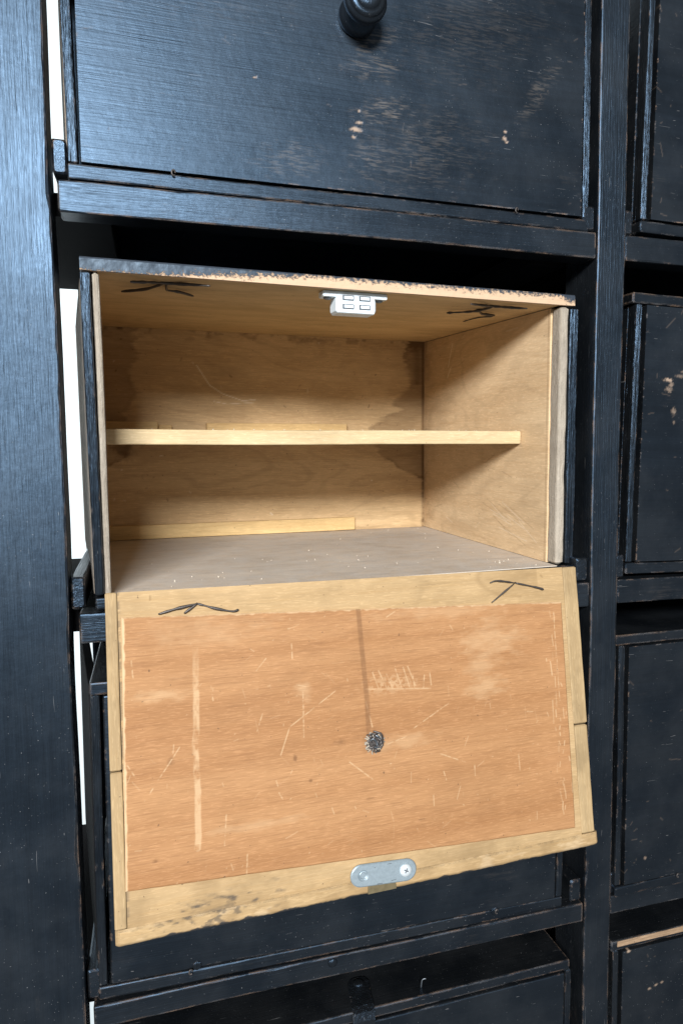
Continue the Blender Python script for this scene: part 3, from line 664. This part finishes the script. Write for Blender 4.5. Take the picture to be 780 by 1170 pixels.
sheet('lip', (0.0002, 0.0002, zb - 0.0003), (FW + 0.0028, 0.0002, zb - 0.0003), (FW + 0.0028, 0.0002, -FH), (0.0002, 0.0002, -FH), FT, 420, 24, 'lip', flap, wear_lip, (0, -1, 0),
      relief=lambda U, V: -0.0026 * np.clip((V - 0.0074) / 0.0030, 0, 1) ** 2 - 0.0006 * np.clip(1 - V / 0.0008, 0, 1) + 0.0005 * (vnoise(U * 120, V * 120, 76, 3) - 0.5) - 0.003 * np.clip((U - U.max() + 0.003) / 0.003, 0, 1) ** 2 - 0.003 * np.clip((0.003 - U) / 0.003, 0, 1) ** 2)
# plywood panel
PC = [(0.0092, 0.0158), (0.3258, 0.0266), (0.3236, 0.1970), (0.0068, 0.1812)]
SCR = [[(0.121, 0.0693), (0.1199, 0.1034)], [(0.1169, 0.0683), (0.1227, 0.0701)], [(0.1108, 0.0954), (0.1431, 0.0752)], [(0.1108, 0.0954), (0.1041, 0.1128)], [(0.1975, 0.1073), (0.2269, 0.0923)], [(0.1774, 0.1156), (0.1972, 0.1109)], [(0.0191, 0.1294), (0.0409, 0.0993)], [(0.0798, 0.1721), (0.0787, 0.1867)], [(0.0141, 0.043), (0.0148, 0.0539)], [(0.0612, 0.0603), (0.0624, 0.0727)], [(0.0906, 0.0564), (0.0972, 0.049)], [(0.0894, 0.0956), (0.0933, 0.0847)], [(0.1146, 0.0407), (0.1147, 0.0506)], [(0.0087, 0.1041), (0.0145, 0.1144)], [(0.0659, 0.1641), (0.0677, 0.1453)], [(0.1018, 0.1368), (0.104, 0.1411)], [(0.1634, 0.081), (0.1679, 0.1024)], [(0.3179, 0.0613), (0.3176, 0.1011)], [(0.2163, 0.1269), (0.2363, 0.1358)], [(0.2188, 0.1395), (0.2204, 0.1459)], [(0.2432, 0.1368), (0.2432, 0.1461)], [(0.2793, 0.1354), (0.2797, 0.1482)], [(0.3178, 0.0345), (0.3176, 0.0646)], [(0.1827, 0.028), (0.1908, 0.0236)], [(0.1504, 0.1238), (0.1665, 0.1379)]]
COMB = [[(0.1701, 0.0654), (0.1739, 0.0767)], [(0.1746, 0.0646), (0.1797, 0.0767)], [(0.1803, 0.0676), (0.1842, 0.0778)], [(0.187, 0.0646), (0.1908, 0.0778)], [(0.1929, 0.064), (0.1967, 0.0779)], [(0.1963, 0.0637), (0.2014, 0.0777)], [(0.1998, 0.0708), (0.2006, 0.0795)], [(0.2085, 0.071), (0.2072, 0.0802)], [(0.2127, 0.0696), (0.2134, 0.0784)], [(0.1637, 0.0762), (0.2126, 0.0808)]]
def panel_uv(U, V):
    s = U / U.max(); t = V / V.max()
    a, b, c, d = [np.array(p) for p in PC]
    q = ((1 - s) * (1 - t))[..., None] * a + (s * (1 - t))[..., None] * b + (s * t)[..., None] * c + ((1 - s) * t)[..., None] * d
    return q[..., 0], q[..., 1]
def wear_panel(U, V):
    X, Y = panel_uv(U, V); W = np.zeros(U.shape + (3,)); br_ = vnoise(X * 420, Y * 420, 51, 3)
    for s in SCR: W[..., 0] = np.maximum(W[..., 0], 0.50 * line(X, Y, s, 0.00055) * np.clip(br_ * 3.4 - 1.0, 0, 1))
    for s in COMB: W[..., 0] = np.maximum(W[..., 0], 0.48 * line(X, Y, s, 0.0006) * np.clip(br_ * 2.2 - 0.15, 0, 1))
    W[..., 0] = np.maximum(W[..., 0], 0.35 * np.clip(1.2 - np.hypot((X - 0.182) / 0.022, (Y - 0.0745) / 0.007), 0, 1) * (br_ > 0.5))
    band = line(X + (vnoise(X * 0, Y * 110, 57, 3) - 0.5) * 0.0016, Y, [(0.0529, 0.0354), (0.0523, 0.066), (0.0505, 0.0989), (0.0506, 0.1263), (0.0497, 0.1629)], 0.0023, 0.35)
    W[..., 0] = np.maximum(W[..., 0], band * np.clip(1.5 * vnoise(X * 330, Y * 160, 52, 4) - 0.38, 0, 0.52) * np.clip((Y - 0.032) / 0.03, 0.2, 1))
    for (x, y, rx, ry, k) in [(0.262, 0.0500, .022, .014, .38), (0.254, 0.068, .011, .012, .36), (0.256, 0.083, .014, .009, .38), (0.121, 0.072, .006, .006, .45), (0.030, 0.066, .016, .004, .4), (0.19, 0.115, .022, .005, .3), (0.085, 0.155, .03, .003, .3), (0.23, 0.027, .05, .005, .25), (0.06, 0.028, .04, .008, .22)]:
        m = np.clip(1.3 - np.hypot((X - x) / rx, (Y - y) / ry) - (vnoise(X * 120, Y * 260, 53, 4) - 0.5) * 1.8, 0, 1)
        W[..., 0] = np.maximum(W[..., 0], 0.7 * k * m)
    rs = np.random.RandomState(6)
    for i in range(300):
        x, y = 0.01 + rs.rand() * 0.31, 0.02 + rs.rand() * 0.17; a = rs.rand() * 3.14 if rs.rand() < 0.7 else rs.normal(1.5, 0.2); L = 0.0004 + 0.009 * rs.rand() ** 5
        W[..., 0] = np.maximum(W[..., 0], (0.08 + 0.34 * rs.rand() ** 3) * line(X, Y, [(x, y), (x + L * math.cos(a), y + L * math.sin(a))], 0.00045))
    for i in range(46):      # rubbed right-hand border
        x, y = 0.316 + rs.normal(0, 0.0035), 0.03 + rs.rand() * 0.15; L = 0.002 + 0.01 * rs.rand() ** 2
        W[..., 0] = np.maximum(W[..., 0], 0.6 * rs.rand() * line(X, Y, [(x, y), (x + rs.normal(0, .0006), y + L)], 0.0006))
    s = U / U.max(); t = V / V.max(); n2 = vnoise(X * 200, Y * 200, 54, 3)
    W[..., 0] = np.maximum(W[..., 0], 0.85 * np.clip((0.0016 * (0.5 + n2) - s * 0.316) / 0.0008, 0, 1))
    W[..., 0] = np.maximum(W[..., 0], 0.7 * np.clip((0.0013 * (0.1 + 1.5 * n2) - t * 0.17) / 0.0008, 0, 1))
    st = line(X, Y, [(0.1624, 0.0200), (0.1632, 0.0418), (0.1643, 0.066), (0.1652, 0.0842), (0.1651, 0.1069)], 0.0022, 0.45)
    W[..., 1] = np.maximum(W[..., 1], st * (0.42 + 0.35 * vnoise(X * 500, Y * 500, 55, 2)))
    W[..., 1] = np.maximum(W[..., 1], 0.5 * np.clip(1.25 - np.hypot((X - 0.1675) / 0.0085, (Y - 0.112) / 0.0085) - (br_ - .5) * .8, 0, 1))
    for (x, y, rx, ry, k) in [(0.145, 0.1096, .004, .0018, .6), (0.1133, 0.1164, .0012, .002, .8), (0.1232, 0.1321, .0013, .001, .8), (0.0245, 0.1663, .0018, .001, .8), (0.0353, 0.1078, .002, .003, .55), (0.2, 0.17, .003, .0006, .6), (0.165, 0.150, .004, .0006, .6)]:
        W[..., 1] = np.maximum(W[..., 1], k * np.clip(1.4 - np.hypot((X - x) / rx, (Y - y) / ry) - (br_ - .5) * 1.4, 0, 1))
    keep = 1 - st * 0.7; W[..., 0] *= keep
    return np.clip(W, 0, 0.95)
pv = [(x, -0.0024, -y) for (x, y) in PC]
sheet('plywood_panel', pv[0], pv[1], pv[2], pv[3], 0.0022, 740, 410, 'ply', flap, wear_panel, (0, -1, 0),
      relief=lambda U, V: -0.0010 * np.clip(1 - np.minimum.reduce([U, V, U.max() - U, V.max() - V]) / 0.0012, 0, 1) ** 2 * (0.4 + vnoise(U * 140, V * 140, 61, 3)))
# mangled bolt end in the middle
def bolt():
    ms = [lathe_mesh([(-0.001, 0.0036), (0.0002, 0.0037), (0.0004, 0.0030), (0.0001, 0.0008)], 11)]
    rs = random.Random(3)
    for i in range(26):
        a = rs.random() * 6.28; b2 = a + rs.uniform(0.5, 1.7); r1 = rs.uniform(0.001, 0.0045); r2 = rs.uniform(0.001, 0.0052)
        ms.append(tube_mesh([(r1 * math.cos(a), -rs.uniform(0.0004, 0.0016), r1 * math.sin(a)), (0.5 * (r1 + r2) * math.cos((a + b2) / 2), -rs.uniform(0.001, 0.003), 0.5 * (r1 + r2) * math.sin((a + b2) / 2)),
                             (r2 * math.cos(b2), -rs.uniform(0.0003, 0.0014), r2 * math.sin(b2))], rs.uniform(0.0003, 0.0007), 5))
    return join_meshes(ms)
bo = link('bolt_end', bolt(), M['steel_dark'], flap); bo.location = (0.1686, -0.0025, -0.1127); bo.scale = (1.5, 1.0, 1.5)
def splinters():
    rs = random.Random(12); ms = []
    for i in range(22):
        a = 6.283 * i / 22 + rs.uniform(-0.2, 0.2); r0 = rs.uniform(0.0044, 0.0056); r1 = rs.uniform(0.0062, 0.0085); c, s_ = math.cos(a), math.sin(a); tq = rs.uniform(-0.5, 0.5)
        ms.append(tube_mesh([(r1 * math.cos(a + tq * 0.3), 0.0004, r1 * math.sin(a + tq * 0.3)), (0.5 * (r0 + r1) * c, -0.0006, 0.5 * (r0 + r1) * s_), (r0 * c * 0.9, -rs.uniform(0.0008, 0.0020), r0 * s_ * 0.9)], rs.uniform(0.0004, 0.0009), 5))
    return join_meshes(ms)
sl = link('splinters', splinters(), M['liner'], flap); sl.location = (0.1686, -0.0026, -0.1127)
tw = link('metal_burr', join_meshes([tube_mesh([(-0.0025, -0.001, 0.001), (-0.001, -0.0022, 0.0020), (0.0008, -0.0016, 0.0), (0.0012, -0.0014, -0.0020)], 0.0006, 6), tube_mesh([(0.003, -0.001, 0.0014), (0.0016, -0.0016, 0.0030), (0.0002, -0.001, 0.0036)], 0.0005, 6), tube_mesh([(-0.003, -0.001, -0.003), (-0.001, -0.0016, -0.0024), (0.0022, -0.001, -0.0030)], 0.0005, 6)]), M['slot'], flap)
tw.location = (0.1686, -0.0030, -0.1127); tw.scale = (1.3, 1.0, 1.3)
# strike plate with one screw and one empty countersunk hole
def plate_mesh(L=0.0472, R=0.0074, th=0.0016, hole=(-0.0148, 0.0038)):
    bm = bmesh.new(); n = 20; out = []
    for k in range(n + 1): a = -math.pi / 2 + math.pi * k / n; out.append((L / 2 - R + R * math.cos(a), R * math.sin(a)))
    for k in range(n + 1): a = math.pi / 2 + math.pi * k / n; out.append((-L / 2 + R + R * math.cos(a), R * math.sin(a)))
    def ring(y, s): return [bm.verts.new((x - (s * x / abs(x) if x else 0), y, z * (1 - s / R))) for x, z in out]
    r0 = ring(0.0, 0.0); r1 = ring(-th * 0.65, 0.0); r2 = ring(-th, 0.0007)
    for a, b in ((r0, r1), (r1, r2)):
        for i in range(len(a)): j = (i + 1) % len(a); bm.faces.new([a[i], a[j], b[j], b[i]])
    m = 28; hc = [bm.verts.new((hole[0] + hole[1] * math.cos(2 * math.pi * i / m), -th, hole[1] * math.sin(2 * math.pi * i / m))) for i in range(m)]
    h2 = [bm.verts.new((hole[0] + 0.55 * hole[1] * math.cos(2 * math.pi * i / m), -0.0003, 0.55 * hole[1] * math.sin(2 * math.pi * i / m))) for i in range(m)]
    for i in range(m): j = (i + 1) % m; bm.faces.new([hc[i], hc[j], h2[j], h2[i]])
    bm.faces.new(h2)
    eds = [bm.edges.get((r2[i], r2[(i + 1) % len(r2)])) for i in range(len(r2))] + [bm.edges.get((hc[i], hc[(i + 1) % m])) for i in range(m)]
    bmesh.ops.triangle_fill(bm, edges=eds, use_beauty=True)
    bmesh.ops.recalc_face_normals(bm, faces=bm.faces)
    me = bpy.data.meshes.new('plate'); bm.to_mesh(me); bm.free(); return me
SPX, SPZ = 0.1706, -0.2010
ang = -0.030
sp = link('strike_plate', plate_mesh(), M['zinc'], flap); sp.location = (SPX, -0.0008, SPZ); sp.rotation_euler = (0, 0.064, 0)
def cross_screw():
    bm = bmesh.new(); me = lathe_mesh([(0, 0.0042), (0.0007, 0.0042), (0.0012, 0.0038), (0.0014, 0.0022), (0.0014, 0.0002)], 24); return me
ss = link('screw', cross_screw(), M['zinc_bright'], flap); ss.location = (SPX + 0.0155, -0.0022, SPZ - 0.0010)
cr = join_meshes([board_mesh((-0.0017, -0.0001, -0.00042), (0.0017, 0.0003, 0.00042), 0.0001, 0, 0), board_mesh((-0.00042, -0.00012, -0.0017), (0.00042, 0.0003, 0.0017), 0.0001, 0, 0)])
c_ = link('screw_recess', cr, M['slot'], flap); c_.location = (SPX + 0.0155, -0.0037, SPZ - 0.0010); c_.rotation_euler = (0, 0.5, 0)
ring = tube_mesh([(0.0026 * math.cos(a), -0.0004, 0.0026 * math.sin(a)) for a in [0.3 + i * 0.45 for i in range(12)]], 0.0006, 6)
rg = link('burr_ring', ring, M['zinc'], flap); rg.location = (SPX - 0.0146, -0.0014, SPZ + 0.0009)
for (dx, dz, L) in ((-0.0065, 0.0048, .0010), (0.0042, 0.0055, .0035), (-0.0035, -0.0062, .0040), (0.0065, -0.0058, .0035)):
    k = link('plate_nick', board_mesh((-L / 2, -0.00006, -0.00022), (L / 2, 0.0003, 0.00022), 0.0001, 0.5, 0.0), M['slot'], flap); k.location = (SPX + dx, -0.00238, SPZ + dz)
# brown tab below the plate
bmv = []; n = 14; F_ = []
for k in range(n + 1): a = math.pi * k / n; bmv.append((0.0098 * math.cos(a), 0, 0.0075 * math.sin(a)))
bmv += [(-0.0102, 0, -0.0045), (0.0102, 0, -0.0045)]
me = bpy.data.meshes.new('tab'); N_ = len(bmv); me.from_pydata(bmv + [(x, -0.0008, z) for x, _, z in bmv], [], [list(range(N_)), [N_ + i for i in range(N_)][::-1]] + [[i, N_ + i, N_ + (i + 1) % N_, (i + 1) % N_] for i in range(N_)]); me.update()
tb = link('tab', me, M['tab'], flap); tb.location = (0.1690, -0.0004, -0.2086)
# bent wire pins at the hinge edge
def fp(L, lift): return [(x, -lift * (1.0 if 0 < i < len(L) - 1 else 0.7), -y) for i, (x, y) in enumerate(L)]
wires([fp([(0.031, 0.0152), (0.0413, 0.0126), (0.0549, 0.0101)], 0.0022), fp([(0.0549, 0.0101), (0.0466, 0.0158)], 0.0024),
       fp([(0.0549, 0.0101), (0.0593, 0.0115), (0.0658, 0.0138), (0.0769, 0.0165), (0.0809, 0.0156)], 0.0024), [(0.055, 0.004, -0.0101), (0.0548, -0.003, -0.0098)]], flap, 0.0008)
wires([fp([(0.2656, 0.0086), (0.2714, 0.0073), (0.287, 0.0098)], 0.0028), fp([(0.287, 0.0098), (0.3041, 0.014), (0.3113, 0.0163)], 0.0022), fp([(0.2656, 0.0233), (0.2854, 0.0104)], 0.0036), [(0.287, 0.004, -0.0098), (0.287, -0.003, -0.0095)]], flap, 0.00065)

# ------------------------------------------------------------------ crumbs lying in the box and on its shelf
rs = random.Random(8); V, F = [], []
Be = Bm
def crumb(p, s):
    q = Euler((rs.random() * 6, rs.random() * 6, rs.random() * 6)).to_matrix(); b0 = len(V)
    for c in [(1, 0, 0), (-1, 0, 0), (0, .6, 0), (0, -.6, 0), (0, 0, .45), (0, 0, -.45)]: V.append(Be @ (Vector(p) + q @ (Vector(c) * s)))
    for f in [(0, 2, 4), (2, 1, 4), (1, 3, 4), (3, 0, 4), (2, 0, 5), (1, 2, 5), (3, 1, 5), (0, 3, 5)]: F.append([b0 + i for i in f])
for (x, y) in [(0.3027, 0.2633), (0.3299, 0.2384), (0.3023, 0.1248), (0.3187, 0.0842), (0.3218, 0.0319), (0.3294, 0.0386), (0.3256, 0.0164), (0.14, 0.1122), (0.0956, 0.0438), (0.0646, 0.0377), (0.1803, 0.0965), (0.2266, 0.0986), (0.319, 0.034), (0.315, 0.026)]:
    crumb((x - OX, y, ib + 0.0006), rs.uniform(0.0007, 0.0014))
for i in range(45):
    x = rs.uniform(il + 0.003, ir - 0.003); y = abs(rs.gauss(0, 0.06)) + 0.004 if rs.random() < 0.6 else rs.uniform(0.01, 0.27)
    crumb((x, min(y, 0.27), ib + 0.0003), rs.uniform(0.0003, 0.0009))
for i in range(24): crumb((rs.uniform(il + 0.003, ir - 0.003), rs.uniform(0.063, 0.07), 0.1193), rs.uniform(0.0004, 0.0009))
me = bpy.data.meshes.new('crumbs'); me.from_pydata([tuple(v) for v in V], [], F); me.update()
tag(link('wood_crumbs', me, M['crumb']), 'pale wood crumbs and dust scattered on the open box floor', 'crumbs', kind='stuff')
